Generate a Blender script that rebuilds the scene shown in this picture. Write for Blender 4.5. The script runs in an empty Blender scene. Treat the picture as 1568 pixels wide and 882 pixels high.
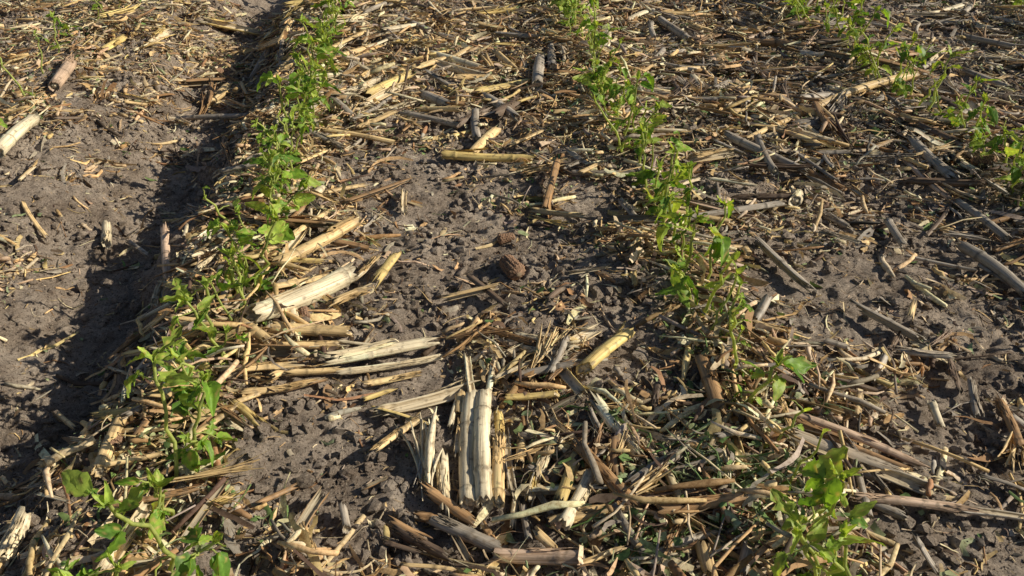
import bpy, math, numpy as np
from mathutils import Vector, Matrix
rng = np.random.default_rng(11)
scene = bpy.context.scene

# ------------------------------------------------------------------ camera
H = 0.823; PITCH = math.radians(33.6); YAW = math.radians(4.5); F = 1307.0
cd = bpy.data.cameras.new("camera"); cam = bpy.data.objects.new("camera", cd)
scene.collection.objects.link(cam)
cd.sensor_width = 36; cd.lens = 30; cd.clip_start = 0.02; cd.clip_end = 1500
cam.location = (0, 0, H)
cam.rotation_euler = (math.pi/2 - PITCH, 0, -YAW)
scene.camera = cam
cy, sy, cp, sp = math.cos(YAW), math.sin(YAW), math.cos(PITCH), math.sin(PITCH)

def site(u, v):
    """survey measurement -> ground position in metres"""
    a, b = u-784.0, 441.0-v
    z = b*cp - F*sp; fw = b*sp + F*cp
    t = H/(-z)
    s, f = a*t, fw*t
    return s*cy + f*sy, -s*sy + f*cy
def ppm(v): return (v+428)*cp/H

# ------------------------------------------------------------------ noise
T = rng.random((256, 256))
def vn(x, y):
    x = np.asarray(x, float); y = np.asarray(y, float)
    xi = np.floor(x).astype(int); yi = np.floor(y).astype(int)
    fx = x-xi; fy = y-yi
    fx = fx*fx*(3-2*fx); fy = fy*fy*(3-2*fy)
    a = T[xi & 255, yi & 255]; b = T[(xi+1) & 255, yi & 255]
    c = T[xi & 255, (yi+1) & 255]; d = T[(xi+1) & 255, (yi+1) & 255]
    return ((a*(1-fx)+b*fx)*(1-fy)+(c*(1-fx)+d*fx)*fy)*2-1
def rn(x, y, s, k):
    c, sn = math.cos(k*1.3+.4), math.sin(k*1.3+.4)
    return vn((c*x-sn*y)/s+k*17.3, (sn*x+c*y)/s+k*31.7)
def sst(a, b, x):
    t = np.clip((x-a)/(b-a), 0, 1); return t*t*(3-2*t)
ROWS = [-1.11, -0.353, 0.405, 1.163, 1.925, 2.69]
def height(x, y):
    x = np.asarray(x, float); y = np.asarray(y, float)
    fall = 1.0/(1+np.maximum(0, np.hypot(x-.3, y-2)-4)**2*.3)
    xw = x + .050*rn(x*0, y, .23, 1) + .03*rn(x, y, .11, 2)+.022*rn(x, y, .045, 12)
    dep = .22+.78*sst(.70, .98, y+.05*rn(x, y, .15, 15))
    z = dep*(-.106*sst(-.46, -.60, xw) + .094*sst(-.66, -.95, xw))
    for r in ROWS:
        z = z + .012*np.exp(-((x-r)/.09)**2)
    wx = x+.012*rn(x, y, .031, 40)+.02*rn(x, y, .09, 42); wy = y+.012*rn(x, y, .034, 41)+.02*rn(x, y, .085, 43)
    m1 = np.clip(.7+.9*rn(x, y, .17, 16), .1, 1.8); m2 = np.clip(.7+1.1*rn(x, y, .075, 17), .05, 2.0)
    z = z + fall*(.010*rn(x, y, .33, 3) + .008*rn(x, y, .13, 4) + .0065*rn(wx, wy, .055, 5)
        + m1*.0065*rn(wx, wy, .033, 6) + m2*.0040*rn(wx, wy, .020, 7)
        - m1*.0060*np.abs(rn(wx, wy, .045, 18))**.7
        + m2*.0040*(.5-np.abs(rn(wx, wy, .013, 8))) + (.4+.6*m1)*.0034*rn(x, y, .009, 9))
    return z

# ------------------------------------------------------------------ helpers
def make_mesh(name, V, faces, col=None, mat=None, smooth=True, link=True):
    me = bpy.data.meshes.new(name)
    V = np.ascontiguousarray(V, dtype=np.float32)
    me.vertices.add(len(V)); me.vertices.foreach_set('co', V.ravel())
    lv = np.concatenate([f.ravel() for f in faces]).astype(np.int32)
    sz = np.concatenate([np.full(len(f), f.shape[1]) for f in faces])
    st = np.concatenate([[0], np.cumsum(sz)[:-1]]).astype(np.int32)
    me.loops.add(len(lv)); me.loops.foreach_set('vertex_index', lv)
    me.polygons.add(len(sz)); me.polygons.foreach_set('loop_start', st)
    me.polygons.foreach_set('use_smooth', np.full(len(sz), smooth))
    me.update(calc_edges=True)
    if col is not None:
        c = np.ones((len(V), 4), np.float32); c[:, :3] = col
        ca = me.color_attributes.new('Col', 'FLOAT_COLOR', 'POINT')
        ca.data.foreach_set('color', c.ravel())
    if mat: me.materials.append(mat)
    if not link: return me
    ob = bpy.data.objects.new(name, me); scene.collection.objects.link(ob)
    return ob

class NT:
    def __init__(s, name):
        s.m = bpy.data.materials.new(name); s.m.use_nodes = True
        s.t = s.m.node_tree; s.t.nodes.clear()
    def n(s, typ, **kw):
        nd = s.t.nodes.new(typ)
        for k, v in kw.items(): setattr(nd, k, v)
        return nd
    def l(s, a, b): s.t.links.new(a, b)
    def ramp(s, src, stops):
        r = s.n('ShaderNodeValToRGB'); e = r.color_ramp.elements
        while len(e) < len(stops): e.new(.5)
        for i, (p, c) in enumerate(stops):
            e[i].position = p; e[i].color = (*c, 1)
        s.l(src, r.inputs[0]); return r
    def mix(s, fac, a, b, bt='MIX'):
        m = s.n('ShaderNodeMix', data_type='RGBA', blend_type=bt)
        for sock, val in ((m.inputs[0], fac), (m.inputs[6], a), (m.inputs[7], b)):
            if isinstance(val, (int, float)): sock.default_value = val
            elif isinstance(val, tuple): sock.default_value = (*val, 1)
            else: s.l(val, sock)
        return m.outputs[2]

# soil
def soil_mat():
    k = NT("soil"); tc = k.n('ShaderNodeTexCoord').outputs['Object']
    def noise(sc, det=6, rough=.6):
        n = k.n('ShaderNodeTexNoise'); n.inputs['Scale'].default_value = sc
        n.inputs['Detail'].default_value = det; n.inputs['Roughness'].default_value = rough
        k.l(tc, n.inputs['Vector']); return n.outputs['Fac']
    a = k.ramp(noise(9, 7, .65), [(.35, (.28, .218, .172)), (.52, (.46, .378, .312)), (.68, (.63, .535, .45))]).outputs[0]
    b = k.ramp(noise(110, 9, .85), [(.34, (.40, .38, .36)), (.5, (.97, .97, .97)), (.66, (1.4, 1.38, 1.33))]).outputs[0]
    c = k.mix(1.0, a, b, 'MULTIPLY')
    sp1 = k.ramp(noise(420, 3, .6), [(.60, (0, 0, 0)), (.67, (1, 1, 1))]).outputs[0]
    c = k.mix(sp1, c, (.70, .61, .50))
    sp2 = k.ramp(noise(260, 3, .6), [(.36, (1, 1, 1)), (.42, (0, 0, 0))]).outputs[0]
    c = k.mix(sp2, c, (.10, .075, .058))
    bs = k.n('ShaderNodeBsdfPrincipled'); k.l(c, bs.inputs['Base Color'])
    bs.inputs['Roughness'].default_value = .95
    bs.inputs['Specular IOR Level'].default_value = .15
    b1 = k.n('ShaderNodeBump'); b1.inputs['Strength'].default_value = 1; b1.inputs['Distance'].default_value = .010
    k.l(noise(200, 9, .82), b1.inputs['Height'])
    k.l(b1.outputs[0], bs.inputs['Normal'])
    o = k.n('ShaderNodeOutputMaterial'); k.l(bs.outputs[0], o.inputs[0]); return k.m

def straw_mat(name, stretch=(8, 140, 140), rough=.7, translucent=0, bump=.5, lo=.45, hi=1.25, spot=(.56, .70)):
    k = NT(name); tc = k.n('ShaderNodeTexCoord').outputs['Object']
    at = k.n('ShaderNodeAttribute', attribute_name='Col')
    mp = k.n('ShaderNodeMapping'); mp.inputs['Scale'].default_value = stretch
    k.l(tc, mp.inputs['Vector'])
    oi = k.n('ShaderNodeObjectInfo')
    ad = k.n('ShaderNodeVectorMath', operation='ADD'); k.l(mp.outputs[0], ad.inputs[0])
    sc = k.n('ShaderNodeMath', operation='MULTIPLY'); sc.inputs[1].default_value = 57.0
    k.l(oi.outputs['Random'], sc.inputs[0]); k.l(sc.outputs[0], ad.inputs[1])
    n1 = k.n('ShaderNodeTexNoise'); n1.inputs['Scale'].default_value = 1; n1.inputs['Detail'].default_value = 7
    n1.inputs['Roughness'].default_value = .7; k.l(ad.outputs[0], n1.inputs['Vector'])
    r1 = k.ramp(n1.outputs['Fac'], [(.36, (lo, lo*.88, lo*.76)), (.5, (1, 1, 1)), (.66, (hi, hi, hi*1.02))])
    c = k.mix(1.0, at.outputs['Color'], r1.outputs[0], 'MULTIPLY')
    n2 = k.n('ShaderNodeTexNoise'); n2.inputs['Scale'].default_value = 90; n2.inputs['Detail'].default_value = 5
    k.l(tc, n2.inputs['Vector'])
    r2 = k.ramp(n2.outputs['Fac'], [(spot[0], (0, 0, 0)), (spot[1], (.65, .65, .65))])
    c = k.mix(r2.outputs[0], c, (.20, .15, .10))
    bs = k.n('ShaderNodeBsdfPrincipled'); k.l(c, bs.inputs['Base Color'])
    bs.inputs['Roughness'].default_value = rough; bs.inputs['Specular IOR Level'].default_value = .4
    b1 = k.n('ShaderNodeBump'); b1.inputs['Strength'].default_value = bump; b1.inputs['Distance'].default_value = .0012
    k.l(n1.outputs['Fac'], b1.inputs['Height']); k.l(b1.outputs[0], bs.inputs['Normal'])
    o = k.n('ShaderNodeOutputMaterial')
    if translucent:
        tr = k.n('ShaderNodeBsdfTranslucent'); k.l(c, tr.inputs['Color'])
        mx = k.n('ShaderNodeMixShader'); mx.inputs[0].default_value = translucent
        k.l(bs.outputs[0], mx.inputs[1]); k.l(tr.outputs[0], mx.inputs[2]); k.l(mx.outputs[0], o.inputs[0])
    else: k.l(bs.outputs[0], o.inputs[0])
    return k.m

def leaf_mat():
    k = NT("soybean_leaf"); tc = k.n('ShaderNodeTexCoord').outputs['Object']
    at = k.n('ShaderNodeAttribute', attribute_name='Col')
    n = k.n('ShaderNodeTexNoise'); n.inputs['Scale'].default_value = 120; n.inputs['Detail'].default_value = 5
    k.l(tc, n.inputs['Vector'])
    r = k.ramp(n.outputs['Fac'], [(.3, (.65, .7, .65)), (.7, (1.3, 1.25, 1.1))])
    c = k.mix(1.0, at.outputs['Color'], r.outputs[0], 'MULTIPLY')
    bs = k.n('ShaderNodeBsdfPrincipled'); k.l(c, bs.inputs['Base Color']); bs.inputs['Roughness'].default_value = .5
    bs.inputs['Specular IOR Level'].default_value = .35
    bp = k.n('ShaderNodeBump'); bp.inputs['Strength'].default_value = .4; bp.inputs['Distance'].default_value = .001
    k.l(n.outputs['Fac'], bp.inputs['Height']); k.l(bp.outputs[0], bs.inputs['Normal'])
    tr = k.n('ShaderNodeBsdfTranslucent'); c2 = k.mix(1.0, c, (1.55, 1.42, .6), 'MULTIPLY'); k.l(c2, tr.inputs['Color'])
    mx = k.n('ShaderNodeMixShader'); mx.inputs[0].default_value = .37
    k.l(bs.outputs[0], mx.inputs[1]); k.l(tr.outputs[0], mx.inputs[2])
    o = k.n('ShaderNodeOutputMaterial'); k.l(mx.outputs[0], o.inputs[0]); return k.m

M_SOIL = soil_mat()
M_STALK = straw_mat("corn_stalk_rind", (9, 300, 300), .5, 0, .7, .52, 1.12, (.58, .70))
M_LIT = straw_mat("corn_residue_fibre", (150, 150, 150), .7, .10, .4, .62, 1.2, (.62, .74))
M_COB = straw_mat("corn_cob_chaff", (200, 200, 200), .85, 0, .8, .5, 1.3)
M_LEAF = leaf_mat()

# ------------------------------------------------------------------ ground
def axis(a, b, d, far):
    core = np.arange(a, b, d); out = []; s = d; x = 0
    while x < far: s *= 1.13; x += s; out.append(x)
    out = np.array(out)
    return np.concatenate([(a-out)[::-1], core, core[-1]+out])
xs = axis(-2.2, 2.7, .004, 320); ys = axis(.5, 3.4, .0042, 320)
X, Y = np.meshgrid(xs, ys)
Z = height(X, Y)
nx, ny = len(xs), len(ys)
idx = np.arange(nx*ny).reshape(ny, nx)
Fq = np.stack([idx[:-1, :-1], idx[:-1, 1:], idx[1:, 1:], idx[1:, :-1]], -1).reshape(-1, 4)
make_mesh("ground", np.stack([X, Y, Z], -1).reshape(-1, 3), [Fq], mat=M_SOIL)

# ------------------------------------------------------------------ surveyed stalks (ends, thickness, form, colour)
ST = """390 508 540 428 29 r w;430 425 545 352 23 r t;180 523 312 542 16 s y;350 598 450 580 19 s t;440 588 520 572 15 s t;420 517 535 517 22 r t
340 562 440 560 25 s b;410 548 520 536 12 s t;500 567 662 527 22 s w;520 574 675 545 11 r w;580 632 730 590 21 s w;575 625 650 650 11 s y;575 705 640 650 13 s t
719 782 722 614 26 r w;742 780 741 610 25 r w;763 782 763 685 20 r t;785 752 776 670 22 s g;765 672 763 630 14 r y;703 635 705 605 17 r t;655 750 652 670 34 f w;682 782 678 710 18 s w;640 740 655 690 18 f g
893 582 960 522 24 r y;862 820 903 738 23 r w;670 800 757 835 26 r g;655 758 718 796 22 s b;755 852 888 866 25 r p;677 243 815 248 15 r y
563 152 628 122 15 s y;565 164 625 136 13 s t;725 237 760 203 14 r t;728 180 731 217 14 r g;745 155 790 190 14 s g;822 148 827 98 17 r g;845 120 843 80 15 r g
735 148 812 132 13 s y;700 128 762 126 15 s t;528 190 545 165 10 s t;575 175 655 152 10 s w;270 137 378 143 10 r g;86 142 110 105 17 r p;0 250 52 192 20 r w
30 710 100 632 15 r t;-5 868 40 790 30 r w;250 340 254 415 13 s p;147 322 150 300 15 r w;1010 38 1055 70 12 r g;1008 40 1052 25 11 s t;1072 575 1100 662 24 r b
1180 645 1400 710 17 s p;1190 680 1425 755 24 s g;1215 662 1390 722 13 r b;1310 770 1462 785 16 s p;1465 790 1575 799 15 s g;1110 222 1232 272 14 s g;1228 264 1288 290 13 r b
1090 228 1135 246 10 s g;1140 225 1240 182 10 r t;1245 181 1400 128 12 r t;1150 192 1235 185 11 s w;1160 380 1230 447 18 s g;1310 490 1402 530 16 s g;1470 390 1572 458 20 r g
1390 235 1462 287 15 s g;1385 285 1500 295 13 r d;1455 235 1490 257 16 r g;1410 150 1475 185 17 s d;1150 70 1240 84 12 r b;1255 98 1340 118 11 s b;932 346 1002 352 17 s d
1030 332 1120 346 12 r t;950 310 975 345 12 s g;720 435 770 475 13 s d;824 605 852 662 12 s t;850 655 887 692 12 s t;1557 675 1535 725 24 f t;1543 640 1570 655 16 r g
1450 555 1466 600 13 s d;1485 590 1495 635 12 s g;1350 563 1335 590 12 r g;1422 625 1440 655 13 r w;1074 845 1086 885 23 r t;1145 850 1133 885 21 r g;1398 830 1430 872 16 s g
930 788 1020 778 20 s p;390 55 466 73 11 s t;510 102 580 75 10 s t;590 62 650 48 10 s w;235 62 262 42 13 s y;500 207 602 217 9 r t;620 178 702 197 12 s g;640 172 702 176 10 s t
578 442 606 408 18 s y;550 432 582 405 15 s t;619 328 620 293 10 s t;484 318 494 296 12 r w;500 303 555 285 10 s t;438 405 476 350 14 s t;385 355 500 362 19 s b;430 392 500 340 11 s t
525 780 531 812 12 r g;620 872 700 878 12 s t;795 520 880 545 9 s w;770 545 830 520 11 s w;160 652 236 622 10 s t;900 640 920 680 12 s g;820 750 845 790 11 s g
800 770 810 830 12 s g;740 800 770 850 16 s b;690 660 705 600 10 s w;1120 570 1160 640 9 s b;1190 630 1215 700 10 s t;60 330 30 300 7 s t;35 280 55 250 7 s t;90 590 60 560 8 s t
340 400 300 425 9 s t;260 450 330 470 11 s y;200 470 300 462 12 s w;215 500 275 492 12 s t;230 440 240 410 12 r w;300 505 360 480 11 s t;150 515 200 540 10 s w;130 545 200 555 9 s t
440 610 500 585 11 s b;380 620 470 600 11 s t;360 640 400 620 10 r t;520 530 620 535 9 s w;455 440 520 470 8 s b;540 90 600 70 12 s w;640 110 690 95 11 s t;660 90 735 110 10 s w
480 160 540 150 11 s w;545 130 570 110 10 s t;470 130 530 120 9 s w;520 60 560 40 11 s w;440 20 520 12 12 s y;560 20 640 8 10 s t;310 20 390 14 13 s y;160 40 215 20 16 f y
190 60 160 80 12 s y;340 90 300 110 15 s t;700 30 760 22 11 s t;760 60 820 70 10 s g;930 60 925 90 11 s w;1000 100 1015 80 11 r g;1060 130 1075 140 12 r w;1130 160 1100 180 11 s t
960 180 1010 160 10 s b;870 240 900 260 11 s g;990 190 960 220 10 s t;1090 280 1150 290 10 s w;1215 320 1220 300 18 r w;1260 330 1300 345 12 s g;1330 300 1300 285 9 s t;1420 85 1370 75 10 s w
1480 120 1540 140 10 s g;1500 200 1560 230 11 s d;1200 30 1260 45 10 s b;1340 40 1400 60 10 s t;700 830 720 860 12 s b;600 805 650 830 16 s b;590 830 640 850 12 s d;400 780 450 750 9 s b
820 830 850 850 16 r t;890 870 950 850 12 s t;960 870 1040 860 11 s w;1230 860 1215 820 10 s t;1270 740 1380 790 13 s g;1290 720 1340 735 10 r g;1500 740 1568 760 10 s g
1060 400 1090 430 12 s b;1170 480 1150 510 16 r g;1130 470 1170 500 11 s g;1390 500 1395 480 10 s t;690 170 650 150 14 s g;700 200 745 175 13 s d;760 190 790 165 16 s d;655 120 690 140 12 s g
780 230 830 210 10 s t;460 270 500 240 9 s t;410 240 440 220 9 s t;350 240 340 200 12 f b;300 130 320 90 18 f b;280 90 330 80 13 s b;270 260 300 280 12 f g;210 330 180 310 8 s g
170 570 230 590 9 s g;110 780 60 760 9 s w;190 760 240 740 9 s t;440 860 470 830 9 s t;290 870 300 830 9 s w;560 750 590 740 8 s b;840 480 860 460 10 s d;870 440 930 430 7 s g
700 790 715 740 14 s b;795 720 800 670 14 s t;748 606 755 560 10 s w;700 700 705 650 12 s t;785 800 790 750 11 s w;640 790 690 800 16 s b;610 815 680 850 18 s d;770 860 760 830 16 s g
668 105 742 122 12 s w;690 100 720 85 10 s t;580 128 530 145 11 s w;600 185 540 200 10 s t;560 60 500 90 11 s t;450 95 400 110 11 s t;620 40 660 60 10 r g;790 110 760 90 11 s t;960 40 1000 20 11 s w;1100 60 1060 50 10 s t
440 455 480 425 11 s t;400 480 440 455 12 s b;300 560 340 545 12 s t;250 570 320 580 10 s w;460 545 540 530 11 s w;560 590 640 570 10 s t;600 600 560 615 9 s y;470 330 440 360 12 s b;330 490 380 470 11 s t"""
HERO = []
for ln in ST.replace("\n", ";").split(";"):
    a = ln.split(); u1, v1, u2, v2, d = map(float, a[:5])
    r = min(d/2/ppm((v1+v2)/2), .0165)
    HERO.append((site(u1, v1), site(u2, v2), r, a[5], a[6]))

# ------------------------------------------------------------------ density maps
BARE = [(640,290,.17,.30,1),(690,400,.14,.17,1),(600,505,.11,.11,1),(450,700,.16,.11,1.0),(100,250,.25,.35,.8),(170,110,.2,.2,.6),
 (60,400,.2,.25,.8),(1500,520,.28,.22,.6),(1350,350,.2,.2,.3),(1065,260,.10,.13,.7),(120,810,.16,.08,.7),(545,620,.10,.08,.9),
 (80,560,.15,.1,.7),(1480,60,.3,.3,.3),(920,305,.10,.13,.6),(1330,590,.2,.12,.3),(910,490,.16,.10,.6),(500,740,.13,.07,.8),
 (200,420,.10,.2,.8),(640,750,.04,.06,.7),(450,840,.13,.06,.6),(1290,450,.14,.10,.4),(1450,840,.1,.08,.5),(640,40,.1,.15,.3),(560,690,.08,.06,.6),(1480,680,.15,.08,.3)]
DENSE = [(1000,720,.22,.14,1.2),(300,470,.22,.22,.9),(760,720,.16,.12,.4),(650,110,.5,.45,.6),(1250,190,.35,.4,.7),(950,110,.3,.4,.5),
 (200,640,.16,.1,.6),(340,60,.3,.4,.7),(1150,90,.4,.5,.5),(830,560,.12,.06,.5),(1180,640,.15,.1,.6),(640,840,.2,.06,.5),(420,560,.2,.08,.5)]
GREEN = [(1000,720,.18,.12,.45),(1250,200,.35,.35,.14),(230,660,.12,.07,.35),(980,830,.2,.08,.40),(1100,100,.4,.4,.10),(800,330,.12,.1,.18),(1080,770,.15,.1,.4)]
def gmap(L, x, y):
    o = np.zeros_like(x)
    for u, v, rx, ry, s in L:
        a, b = site(u, v); o = o + s*np.exp(-((x-a)/rx)**2-((y-b)/ry)**2)
    return o
def dens(x, y):
    r = np.zeros_like(x)
    for q, w in zip(ROWS, [.5, .8, .8, .6, .5, .5]): r += w*np.exp(-((x-q)/.12)**2)
    d = .50 + .42*r + .5*gmap(DENSE, x, y) - .57*gmap(BARE, x, y) + .38*rn(x, y, .12, 20) + .38*rn(x, y, .05, 21)
    d = d - .28*np.exp(-((x+.68)/.13)**2)
    return np.clip(d, .06, 1.3)
def scatter(n, x0=-2.1, x1=2.6, y0=.52, y1=3.35, pw=1.0):
    m = n*5; x = rng.uniform(x0, x1, m); y = rng.uniform(y0, y1, m)
    keep = rng.random(m) < (dens(x, y)/1.3)**pw
    x, y = x[keep], y[keep]
    # little chaff lies on top of the big stalks
    hit = np.zeros(len(x), bool)
    for p, q, r, kd, _ in HERO:
        if r < .0045: continue
        dx, dy = q[0]-p[0], q[1]-p[1]; l2 = dx*dx+dy*dy
        t = np.clip(((x-p[0])*dx+(y-p[1])*dy)/l2, 0, 1)
        hit |= ((x-p[0]-t*dx)**2+(y-p[1]-t*dy)**2) < (r+.009)**2
    keep = (~hit) | (rng.random(len(x)) < .10)
    return x[keep][:n], y[keep][:n]
PAL = np.array([(.96,.80,.53),(.86,.61,.30),(.42,.25,.12),(.46,.39,.31),(.14,.09,.06),(.17,.27,.08),(.42,.50,.26),(.76,.56,.34)])
def colours(x, y, base=(.26,.27,.15,.12,.13,.0,.0,.16), gk=1.0):
    n = len(x); b = np.array(base, float); b /= b.sum()
    c = rng.choice(8, n, p=b)
    g = gmap(GREEN, x, y)+.03
    for q in ROWS: g = g + .15*np.exp(-((x-q)/.13)**2)
    isg = rng.random(n) < g*gk
    c = np.where(isg, np.where(rng.random(n) < .45, 5, 6), c)
    gr = sst(.4, 1.1, x)*.34
    col = PAL[c]*rng.uniform(.6, 1.12, (n, 1))*rng.uniform(.93, 1.07, (n, 3))
    gy = col.mean(1, keepdims=True)*np.array([[1.0, .88, .74]])*.78
    k = (rng.random(n) < gr)[:, None]
    return np.where(k, gy, col), isg

def batch(name, n, Lr, Wr, K, sides, mat, pitch=.25, lift=.006, bow=.12, arch=.25, flat=True, pw=1.0, base=None, gk=1.0, lp=1.6, thick=.35):
    x, y = scatter(n, pw=pw)
    n = len(x)
    L = Lr[0]+(Lr[1]-Lr[0])*rng.random(n)**lp; W = Wr[0]+(Wr[1]-Wr[0])*rng.random(n)**lp
    col, isg = colours(x, y, gk=gk) if base is None else colours(x, y, base, gk)
    if flat:
        L = np.where(isg, L*.55, L); W = np.where(isg, W*1.4, W)
    th = rng.uniform(0, 2*math.pi, n); phi = rng.normal(0, .6, n); ps = rng.normal(0, pitch, n)
    bw = rng.normal(0, bow, n); ar = rng.normal(0, arch, n); dd = np.clip(dens(x, y), 0, 1)
    lf = rng.random(n)**2*lift*(.2+dd*1.6)
    hc = height(x, y)
    t = np.linspace(-.5, .5, K)[None, :]
    ct, st = np.cos(th)[:, None], np.sin(th)[:, None]
    al = t*L[:, None]; la = bw[:, None]*L[:, None]*(t*t*4-.3)+rng.normal(0, .02, (n, K))*L[:, None]
    px = x[:, None]+ct*al-st*la; py = y[:, None]+st*al+ct*la
    hh = height(px, py)
    tw = rng.normal(0, .8, n)[:, None]*t+phi[:, None]
    pz = hc[:, None]*.6+hh*.4+lf[:, None]+ps[:, None]*al+ar[:, None]*L[:, None]*(.25-t*t)
    w = W[:, None]*(1-.5*np.abs(t*2)**3*rng.random((n, 1)))*rng.uniform(.65, 1.15, (n, K))
    pz = np.maximum(pz, hh+.0012+w*.3*np.abs(np.sin(tw)))
    P = np.stack([px, py, pz], -1)
    A = np.stack([-st*np.cos(tw), ct*np.cos(tw), np.sin(tw)], -1)
    B = np.stack([st*np.sin(tw), -ct*np.sin(tw), np.cos(tw)], -1)
    if flat:
        cup = rng.uniform(-.3, .5, (n, 1, 1))
        V = np.stack([P-A*w[..., None]*.5, P+B*w[..., None]*cup*.5, P+A*w[..., None]*.5], 2)
        S = 3; nring = 2
    else:
        an = np.arange(sides)/sides*2*math.pi
        V = np.stack([P+A*w[..., None]*.5*math.cos(a)+B*w[..., None]*.5*math.sin(a)*thick*rng.uniform(.8, 1.2) for a in an], 2)
        S = sides; nring = sides
    base_i = np.arange(n)[:, None, None]*(K*S)
    k = np.arange(K-1)[None, :, None]*S; s = np.arange(nring)[None, None, :]; s2 = (s+1) % S
    Fc = np.stack([base_i+k+s, base_i+k+s2, base_i+k+S+s2, base_i+k+S+s], -1).reshape(-1, 4)
    faces = [Fc]
    if not flat:
        c0 = (np.arange(n)[:, None]*(K*S)+np.arange(S)[None, ::-1]); c1 = np.arange(n)[:, None]*(K*S)+(K-1)*S+np.arange(S)[None, :]
        faces += [c0, c1]
    cc = np.repeat(col, K*S, 0).reshape(n, K*S, 3)
    cc = cc*rng.uniform(.85, 1.12, (n, K*S, 1))
    return make_mesh(name, V.reshape(-1, 3), faces, np.clip(cc.reshape(-1, 3), 0, .92), mat, smooth=flat or sides > 5)

batch("straw_fragments", 62000, (.006, .044), (.0016, .0100), 4, 0, M_LIT, pw=1.25, lift=.016)
batch("straw_fibres", 32000, (.008, .065), (.0010, .0040), 4, 4, M_LIT, flat=False, thick=.8, pw=1.25, lift=.017, bow=.1)
batch("husk_shreds", 10000, (.02, .110), (.004, .017), 6, 0, M_LIT, pw=1.6, lift=.022, arch=.14, pitch=.18, gk=.2)
batch("stalk_splinters", 14500, (.015, .120), (.003, .0130), 4, 7, M_LIT, flat=False, thick=.7, pw=1.5, lift=.024, bow=.03, arch=.03, pitch=.18, gk=.0)
batch("leaf_shreds", 9500, (.006, .028), (.004, .011), 4, 0, M_LIT, pw=1.3, lift=.018, base=(.04,.04,.03,.02,.02,.42,.38,.05), gk=.5)
batch("chaff", 60000, (.003, .013), (.0006, .0026), 3, 0, M_LIT, pw=.25, lift=.003, base=(.18,.22,.2,.12,.20,.0,.0,.12), gk=.3)

# clods
def clods(n):
    t = (1+5**.5)/2
    v = np.array([(-1,t,0),(1,t,0),(-1,-t,0),(1,-t,0),(0,-1,t),(0,1,t),(0,-1,-t),(0,1,-t),(t,0,-1),(t,0,1),(-t,0,-1),(-t,0,1)])/math.hypot(1, t)
    f = np.array([(0,11,5),(0,5,1),(0,1,7),(0,7,10),(0,10,11),(1,5,9),(5,11,4),(11,10,2),(10,7,6),(7,1,8),(3,9,4),(3,4,2),(3,2,6),(3,6,8),(3,8,9),(4,9,5),(2,4,11),(6,2,10),(8,6,7),(9,8,1)])
    x = rng.uniform(-2.1, 2.6, n); y = rng.uniform(.5, 3.35, n)
    k = rng.random(n) < np.clip(.5+.8*rn(x, y, .1, 30)+.3*rn(x, y, .03, 31), .08, 1); x, y = x[k], y[k]; n = len(x)
    s = .0013+.0100*rng.random(n)**4
    V = v[None]*rng.uniform(.5, 1.25, (n, 12, 1))*s[:, None, None]*rng.uniform(.6, 1.4, (n, 1, 3))
    a = rng.uniform(0, 6.28, n); c, q = np.cos(a)[:, None], np.sin(a)[:, None]
    V = np.stack([V[..., 0]*c-V[..., 1]*q, V[..., 0]*q+V[..., 1]*c, V[..., 2]*.75], -1)
    V[..., 0] += x[:, None]; V[..., 1] += y[:, None]; V[..., 2] += (height(x, y)+s*.25)[:, None]
    Ff = (f[None]+np.arange(n)[:, None, None]*12).reshape(-1, 3)
    make_mesh("soil_clods", V.reshape(-1, 3), [Ff], mat=M_SOIL, smooth=False)
clods(180000)

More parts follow.
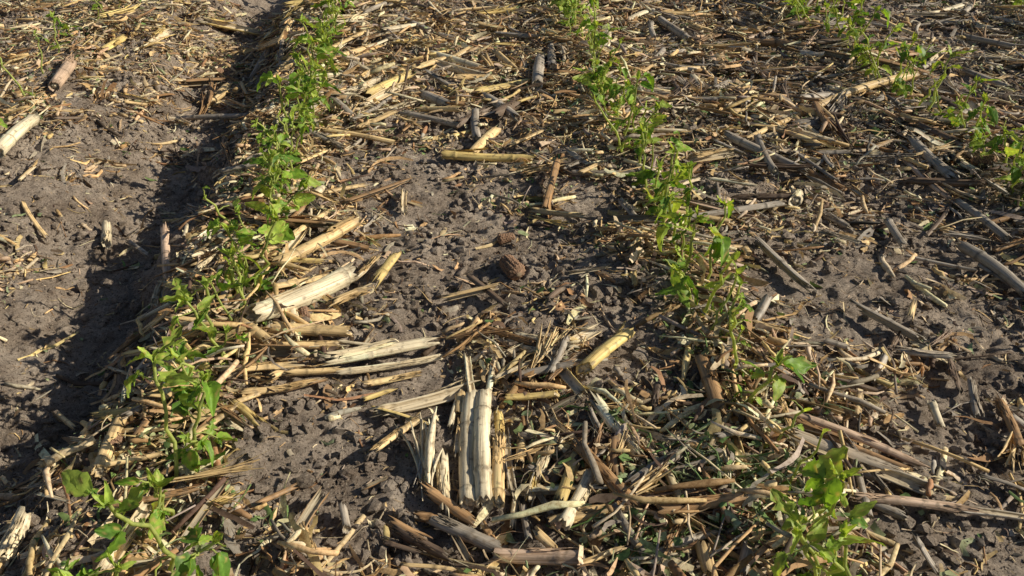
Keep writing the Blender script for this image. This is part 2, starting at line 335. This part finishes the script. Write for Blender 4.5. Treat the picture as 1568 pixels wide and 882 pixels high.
# ------------------------------------------------------------------ corn stalks
C = dict(w=(.95,.82,.58), t=(.88,.64,.33), y=(.90,.68,.27), b=(.46,.28,.14), g=(.48,.42,.35), d=(.20,.14,.10), p=(.66,.48,.35))
PITH = np.array((.80,.68,.48))
def stalk_mesh(L, r, kind, colr):
    col = np.array(colr)
    K = max(12, int(L/.004)); t = np.linspace(0, 1, K); x = (t-.5)*L
    prof = 1-.10*t*rng.uniform(-1, 1.5)
    ring = np.zeros(K); dark = np.zeros(K)
    sp = rng.uniform(5.5, 9)*2*r*.75; pos = -L/2+rng.uniform(.15, .8)*sp
    while pos < L/2:
        ring += .16*np.exp(-((x-pos)/(.22*r+.001))**2)-.06*np.exp(-((x-pos-.6*r)/(.3*r+.001))**2)
        dark += np.exp(-((x-pos-.1*r)/(.16*r+.0012))**2); pos += sp*rng.uniform(.8, 1.25)
    bend = rng.normal(0, .016)*L*(1-(2*t-1)**2); bend2 = rng.normal(0, .012)*L*(1-(2*t-1)**2)
    V = []; Fa = []; CL = []; off = 0
    def add(Vv, Ff, Cc):
        nonlocal off
        V.append(Vv); Fa.extend([f+off for f in Ff]); CL.append(Cc); off += len(Vv)
    if kind == 'f':
        for i in range(int(rng.integers(10, 18))):
            kk = 9; tt = np.linspace(-.5, .5, kk); l = L*rng.uniform(.5, 1.1); a = rng.uniform(0, 6.28); sp_ = rng.uniform(.2, 1)*r
            fan = rng.normal(0, .35)*r
            ctr = np.stack([tt*l+rng.normal(0, .12)*L, sp_*math.cos(a)+fan*(tt+.5)**2*3, sp_*math.sin(a)*.6+abs(rng.normal(0, .4))*r*(tt+.5)**2*3], -1)
            w = rng.uniform(.15, .45)*r*(1-.7*np.abs(tt*2)**2)
            lat = np.array([0, -math.sin(a), math.cos(a)]); nor = np.array([0, math.cos(a), math.sin(a)])
            Vv = np.stack([ctr-lat*w[:, None], ctr+nor*w[:, None]*.5, ctr+lat*w[:, None], ctr-nor*w[:, None]*.2], 1).reshape(-1, 3)
            k = np.arange(kk-1)[:, None]*4; s = np.arange(4)[None]
            Ff = np.stack([k+s, k+(s+1) % 4, k+4+(s+1) % 4, k+4+s], -1).reshape(-1, 4)
            add(Vv, [Ff], np.tile(col*rng.uniform(.6, 1.15), (len(Vv), 1)))
    else:
        if kind == 'r': no = 22; ang = np.arange(no)/no*2*math.pi; rad = np.ones(no)
        else:
            h = rng.uniform(1.5, 2.0); ao = np.linspace(-h, h, 14); ai = np.linspace(h*.93, -h*.93, 14)
            ang = np.concatenate([ao, ai])+math.pi/2*rng.choice([-1, 1, 1, .3]); no = 28
            rad = np.concatenate([np.ones(14), np.full(14, .72)])
        rib = 1+.025*np.cos(ang*rng.integers(5, 9)+rng.random()*6)+rng.normal(0, .015, no)
        oval = rng.uniform(.72, .95)
        groove = rng.uniform(0, .22)*np.exp(-(((ang-rng.uniform(0, 6) + math.pi) % (2*math.pi)-math.pi)/.3)**2) if kind == 'r' else 0
        R = r*prof[:, None]*(1+ring[:, None])*rad[None]*(rib-groove)[None]*(1+rng.normal(0, .006, (K, no)))
        R = R*(1+.05*vn(x/r/2.5+rng.random()*90, 0*x+3.3))[:, None]
        xx = np.repeat(x[:, None], no, 1)
        for e, sg in ((0, -1), (K-1, 1)):
            rag = rng.normal(0, .34 if kind == 'r' else 1.0, no)*r
            rag = rag + r*rng.uniform(-.8, .8)*np.cos(ang+rng.random()*6)
            for j in range(5):
                row = e - sg*j; xx[row] += rag*(1-j/5)
        Vv = np.stack([xx, R*np.cos(ang)+bend[:, None], R*np.sin(ang)*oval+bend2[:, None]], -1).reshape(-1, 3)
        k = np.arange(K-1)[:, None]*no; s = np.arange(no)[None]
        Ff = np.stack([k+s, k+(s+1) % no, k+no+(s+1) % no, k+no+s], -1).reshape(-1, 4)
        cc = np.ones((K, no, 1))*col[None, None]
        mott = 1+.14*np.sin(x*rng.uniform(20, 60)+rng.random()*6)
        cc = cc*mott[:, None, None]*(1-.6*np.clip(dark, 0, 1))[:, None, None]*rng.uniform(.82, 1.08, (1, no, 1))*rng.uniform(.93, 1.05, (K, no, 1))
        if kind != 'r': cc[:, 14:] = PITH*.85*min(1, col.mean()/.5)
        endd = np.minimum(t, 1-t)*L/(r*1.2); cc = cc*(.6+.4*np.clip(endd, 0, 1))[:, None, None]
        add(Vv, [Ff], cc.reshape(-1, 3))
        if kind == 'r':
            for e, sg in ((0, -1), (K-1, 1)):
                o = Vv.reshape(K, no, 3)[e]; c = o.mean(0)
                r1 = c+(o-c)*.80; r1[:, 0] = o[:, 0]*.9+c[0]*.1
                r2 = c+(o-c)*.72; r2[:, 0] -= sg*r*rng.uniform(.2, .8)
                r3 = c+(o-c)*.35; r3[:, 0] = c[0]-sg*r*rng.uniform(.0, .7)+rng.normal(0, .1, no)*r
                cv = np.concatenate([o, r1, r2, r3, [r3.mean(0)]])
                fs = []
                for q in range(3):
                    a_ = q*no+np.arange(no); b_ = q*no+(np.arange(no)+1) % no
                    fs.append(np.stack([a_, b_, b_+no, a_+no], -1))
                tri = np.stack([3*no+np.arange(no), 3*no+(np.arange(no)+1) % no, np.full(no, 4*no)], -1)
                if sg < 0: fs = [f[:, ::-1] for f in fs]; tri = tri[:, ::-1]
                ccol = np.concatenate([np.tile(col*.8, (no, 1)), np.tile(col*.9, (no, 1)), np.tile(PITH*.40, (no, 1)), np.tile(PITH*.8, (no+1, 1))])
                add(cv, [np.concatenate(fs), tri], ccol)
        else:
            for e, sg in ((0, -1), (K-1, 1)):
                i = np.arange(13); f = e*no+np.stack([i, i+1, 26-i, 27-i], -1)
                Fa.append(f if sg > 0 else f[:, ::-1])
        for _ in range(int(rng.choice([0, 1, 2], p=[.35, .4, .25])) if L > .05 else 0):
            ka = 14; na = 9; l2 = L*rng.uniform(.3, .7); s0 = rng.uniform(-L/2, L/2-l2*.6); h = rng.uniform(.4, 1.2)
            tt = np.linspace(0, 1, ka); a0 = rng.uniform(.3, 2.6); aa = np.linspace(-h, h, na)[None]*(1-.75*tt[:, None]**1.5)+a0+rng.normal(0, .2)*tt[:, None]
            rr = r*(1.10+.05*rng.random()+.9*rng.random()*tt[:, None]**3)+rng.normal(0, .02, (ka, na))*r
            px_ = s0+l2*tt[:, None]+rng.normal(0, .006, (ka, na))
            iy = np.interp(px_, x, bend)
            Vv = np.stack([px_, rr*np.cos(aa)+iy, rr*np.sin(aa)*oval], -1).reshape(-1, 3)
            k = np.arange(ka-1)[:, None]*na; s = np.arange(na-1)[None]
            Ff = np.stack([k+s, k+s+1, k+na+s+1, k+na+s], -1).reshape(-1, 4)
            add(Vv, [Ff], np.tile(col*np.array((1.05, 1.0, .92))*rng.uniform(.6, 1.05), (len(Vv), 1)))
    q4 = [f for f in Fa if f.shape[1] == 4]; q3 = [f for f in Fa if f.shape[1] == 3]
    faces = [np.concatenate(q4)]+([np.concatenate(q3)] if q3 else [])
    return make_mesh("corn_stalk", np.concatenate(V), faces, np.clip(np.concatenate(CL), 0, .94), M_STALK, link=False)

def place(me, name, p, q, r, lift=0.0, roll=None):
    n = 24; ts = np.linspace(0, 1, n); xx = p[0]+(q[0]-p[0])*ts; yy = p[1]+(q[1]-p[1])*ts
    hs = height(xx, yy)
    z0, z1 = hs[:6].mean(), hs[-6:].mean()
    line = z0+(z1-z0)*ts; up = np.percentile(hs-line, 85)
    z0 += up+r*.75+lift; z1 += up+r*.75+lift*.6
    a = Vector((p[0], p[1], z0)); b = Vector((q[0], q[1], z1)); d = (b-a).normalized()
    yv = Vector((0, 0, 1)).cross(d).normalized(); zv = d.cross(yv)
    Mx = Matrix((d, yv, zv)).transposed().to_4x4()
    ro = rng.normal(0, .5) if roll is None else roll
    ob = bpy.data.objects.new(name, me); scene.collection.objects.link(ob)
    ob.matrix_world = Matrix.Translation((a+b)/2) @ Mx @ Matrix.Rotation(ro, 4, 'X')
    return ob
for p, q, r, kd, ck in HERO:
    L = math.hypot(q[0]-p[0], q[1]-p[1])
    me = stalk_mesh(L, r, kd, np.array(C[ck])*rng.uniform(.9, 1.05))
    place(me, "corn_stalk", p, q, r, lift=.006+.006*rng.random())
def loose(n, l0, l1, r0, r1, pw, region, pal, th0=.3, ths=1.0):
    x, y = scatter(n, *region, pw=pw)
    for i in range(len(x)):
        L = rng.uniform(l0, l1); th = rng.normal(th0, ths); r = rng.uniform(r0, r1)
        c, s = math.cos(th)*L/2, math.sin(th)*L/2
        pl = pal if x[i] < .4 or th0 > 1 else 'wtbgggddpgt'
        me = stalk_mesh(L, r, rng.choice(['s', 's', 'r', 'f']), np.array(C[rng.choice(list(pl))])*rng.uniform(.75, 1.08))
        place(me, "corn_stalk", (x[i]-c, y[i]-s), (x[i]+c, y[i]+s), r, lift=.005+.016*rng.random())
loose(900, .02, .09, .0026, .0065, 1.7, (-2.1, 2.6, .52, 3.3), 'wttybgggbdp')
loose(430, .06, .18, .0045, .0105, 2.2, (-.6, 2.2, 1.55, 3.3), 'wwttybgggd')
loose(130, .05, .12, .004, .0090, 2.0, (-.7, .3, .7, 1.5), 'wttybg')
loose(260, .06, .20, .004, .0095, 1.0, (.5, 2.2, .7, 3.0), 'gggdbpgw', 2.2, .7)

# ------------------------------------------------------------------ corn cobs
def cob(u, v, L, r, ang, col=(.34,.205,.13)):
    K = 60; no = 84; t = np.linspace(0, 1, K); a = np.arange(no)/no*2*math.pi
    prof = (1-.25*t)*np.clip(np.minimum(t, 1-t)*9, .15, 1)**.5
    par = np.where((np.floor(a/(2*math.pi)*14) % 2) == 0, 0, math.pi)
    cup = np.cos(14*a)[None]*.5+.5
    rg = np.sin(t[:, None]*L/.0052*2*math.pi+par[None])
    R = r*prof[:, None]*(1+.10*cup*rg-.07*(1-cup)+rng.normal(0, .025, (K, no)))
    R = R*(1+.08*rn(np.cos(a)[None]*1.5+t[:, None]*4, np.sin(a)[None]*1.5, .5, 3))
    X_ = np.repeat(((t-.5)*L)[:, None], no, 1)
    V = np.stack([X_, R*np.cos(a), R*np.sin(a)], -1).reshape(-1, 3)
    V = np.concatenate([V, [[-L/2, 0, 0], [L/2, 0, 0]]])
    k = np.arange(K-1)[:, None]*no; s = np.arange(no)[None]
    Ff = np.stack([k+s, k+(s+1) % no, k+no+(s+1) % no, k+no+s], -1).reshape(-1, 4)
    s = np.arange(no); t1 = np.stack([(s+1) % no, s, np.full(no, K*no)], -1); t2 = np.stack([(K-1)*no+s, (K-1)*no+(s+1) % no, np.full(no, K*no+1)], -1)
    cc = np.array(col)*(.75+.5*np.clip(cup*rg, -1, 1))[..., None]; cc = np.concatenate([cc.reshape(-1, 3), [[.5, .4, .28]]*2])
    me = make_mesh("corn_cob", V, [Ff, t1, t2], cc, M_COB, link=False)
    x, y = site(u, v); c, s = math.cos(ang)*L/2, math.sin(ang)*L/2
    place(me, "corn_cob", (x-c, y-s), (x+c, y+s), r, roll=rng.uniform(0, 6), lift=.003)
for a in [(783,422,.055,.017,2.0),(182,695,.04,.011,1.4),(775,368,.035,.010,.3),(980,150,.04,.013,.9),(326,68,.04,.013,1.2),
          (467,490,.025,.010,1.8),(455,10,.06,.015,.1),(340,14,.07,.015,.1),(1500,265,.05,.012,2.6)]:
    cob(*a)

# ------------------------------------------------------------------ soybean seedlings
def tube(pts, r0, r1, col, out, sides=6):
    pts = np.array(pts); K = len(pts); d = np.gradient(pts, axis=0); d /= np.linalg.norm(d, axis=1)[:, None]+1e-9
    ref = np.array([.3, .9, .2]); A = np.cross(d, ref); A /= np.linalg.norm(A, axis=1)[:, None]+1e-9; B = np.cross(d, A)
    rr = np.linspace(r0, r1, K)[:, None]; an = np.arange(sides)/sides*2*math.pi
    V = np.stack([pts+rr*(A*math.cos(a)+B*math.sin(a)) for a in an], 1).reshape(-1, 3)
    k = np.arange(K-1)[:, None]*sides; s = np.arange(sides)[None]
    Ff = np.stack([k+s, k+(s+1) % sides, k+sides+(s+1) % sides, k+sides+s], -1).reshape(-1, 4)
    out.append((V, Ff, np.tile(np.array(col)*rng.uniform(.85, 1.15), (len(V), 1))))
def leaf(base, dirv, L, W, col, out, torn=.5):
    K = 9; S = 7; t = np.linspace(0, 1, K); s = np.linspace(-1, 1, S)
    d = np.array(dirv, float); d /= np.linalg.norm(d); up = np.array([.25, -.1, 1.])+rng.normal(0, .45, 3)
    side = np.cross(d, up); side /= np.linalg.norm(side); nor = np.cross(side, d)
    wp = np.sin(np.pi*np.clip(t*.9+.06, 0, 1)**.8)**.7*(1-.25*t)
    wl = wp*np.clip(1-torn*rng.random(K)*rng.random(), .15, 1); wr = wp*np.clip(1-torn*rng.random(K)*rng.random(), .15, 1)
    w = np.where(s[None] < 0, wl[:, None], wr[:, None])*s[None]*W*.5
    fold = rng.uniform(-.2, .9); curl = rng.uniform(-1.3, .5); wav = rng.normal(0, .035, (K, S))*L
    P = np.array(base)[None, None]+d*(t[:, None, None]*L)+side*(w[..., None]*math.cos(fold*.8))+nor*((np.abs(w)*fold+curl*L*(t[:, None])**2*.6+wav)[..., None])
    k = np.arange(K-1)[:, None]*S; q = np.arange(S-1)[None]
    Ff = np.stack([k+q, k+q+1, k+S+q+1, k+S+q], -1).reshape(-1, 4)
    c = np.array(col)*rng.uniform(.8, 1.2)*(np.where(np.abs(s) < .1, 1.35, 1.0)[None, :, None])*np.ones((K, S, 1))
    edge = (rng.random((K, S)) < .08)[..., None]; c = np.where(edge, np.array((.48, .40, .15)), c)
    out.append((P.reshape(-1, 3), Ff, c.reshape(-1, 3)))
GS = (.46,.53,.18); GL = [(.18,.33,.045),(.26,.41,.065),(.36,.49,.10),(.12,.245,.04)]
def seedling(kind):
    out = []; h = rng.uniform(.08, .14); K = 9; t = np.linspace(0, 1, K)
    lean = rng.normal(0, .028, 2); wob = rng.normal(0, .003, (K, 2))
    pts = np.stack([lean[0]*t**1.5+wob[:, 0], lean[1]*t**1.5+wob[:, 1], -.01+(h+.01)*t], -1)
    tube(pts, .0026, .0018, GS, out)
    nn = int(rng.integers(5, 8)) if kind else 5
    for i in range(nn):
        f = rng.uniform(.2, 1) if i else 1.0
        b = np.array([np.interp(f, t, pts[:, j]) for j in range(3)])
        az = rng.uniform(0, 6.28); el = rng.uniform(.1, 1.3); l = rng.uniform(.009, .028)
        dv = np.array([math.cos(az)*math.cos(el), math.sin(az)*math.cos(el), math.sin(el)])
        q = np.linspace(0, 1, 6)[:, None]; sag = rng.uniform(-.2, .9)
        pp = b+dv*l*q+np.array([0, 0, -1])*sag*l*q**2+rng.normal(0, .0008, (6, 3))
        tube(pp, .0013, .0009, GS, out, 5)
        nl = int(rng.choice([0, 1, 2, 3], p=[.20, .31, .30, .19])) if kind else int(rng.choice([0, 1], p=[.62, .38]))
        for j in range(nl):
            az2 = az+(j-1)*1.2*(nl > 1)+rng.normal(0, .3); e2 = rng.uniform(-.9, .6)
            dd = (math.cos(az2)*math.cos(e2), math.sin(az2)*math.cos(e2), math.sin(e2))
            LL = .013+.029*rng.random()**1.3
            leaf(pp[-1], dd, LL, LL*rng.uniform(.58, 1.0), GL[int(rng.integers(0, 4))], out, torn=1.0)
    for j in range(4 if kind else 1):
        e2 = rng.uniform(.2, 1.4); az2 = rng.uniform(0, 6.28)
        leaf(pts[-1], (math.cos(az2)*math.cos(e2), math.sin(az2)*math.cos(e2), math.sin(e2)), rng.uniform(.010, .024), .011, GL[2], out, torn=.6)
    o = 0; Vs, Fs, Cs = [], [], []
    for V, Ff, c in out: Vs.append(V); Fs.append(Ff+o); Cs.append(c); o += len(V)
    return make_mesh("soybean_seedling", np.concatenate(Vs), [np.concatenate(Fs)], np.clip(np.concatenate(Cs), 0, .8), M_LEAF, link=False)
leafy = [seedling(1) for _ in range(26)]; bare = [seedling(0) for _ in range(8)]
for ri, (xr, gap, pb) in enumerate(zip(ROWS, [.12, .030, .031, .035, .034, .08], [.4, .22, .23, .27, .22, .3])):
    yy = .45
    while yy < 4.6:
        yy += gap*rng.uniform(.4, 1.6)*(1.0+1.0*max(0, float(vn(yy/.11+ri*9.1, 3.3+ri))))
        x = xr+rng.normal(0, .014)
        me = bare[int(rng.integers(0, len(bare)))] if rng.random() < pb else leafy[int(rng.integers(0, len(leafy)))]
        ob = bpy.data.objects.new("soybean_seedling", me); scene.collection.objects.link(ob)
        ob.location = (x, yy, float(height(x, yy))-.002); s = rng.uniform(.75, 1.2)
        ob.scale = (s, s, s*rng.uniform(.85, 1.1)); ob.rotation_euler = (rng.normal(0, .14), rng.normal(0, .14), rng.uniform(0, 6.28))

# ------------------------------------------------------------------ light
EL = math.radians(30); AZ = math.radians(93)
w = bpy.data.worlds.new("World"); scene.world = w; w.use_nodes = True
nt = w.node_tree; bg = nt.nodes['Background']; sky = nt.nodes.new('ShaderNodeTexSky'); sky.sky_type = 'NISHITA'
sky.sun_disc = False; sky.sun_elevation = EL; sky.sun_rotation = AZ
nt.links.new(sky.outputs[0], bg.inputs[0]); bg.inputs[1].default_value = .055
sl = bpy.data.lights.new("sun", 'SUN'); sl.energy = 5.0; sl.angle = math.radians(.5); sl.color = (1, .91, .73)
so = bpy.data.objects.new("sun", sl); scene.collection.objects.link(so)
dv = Vector((math.sin(AZ)*math.cos(EL), math.cos(AZ)*math.cos(EL), math.sin(EL)))
so.rotation_euler = dv.to_track_quat('Z', 'Y').to_euler()
so.location = dv*10
scene.view_settings.view_transform = 'Standard'; scene.view_settings.look = 'None'; scene.view_settings.exposure = 0
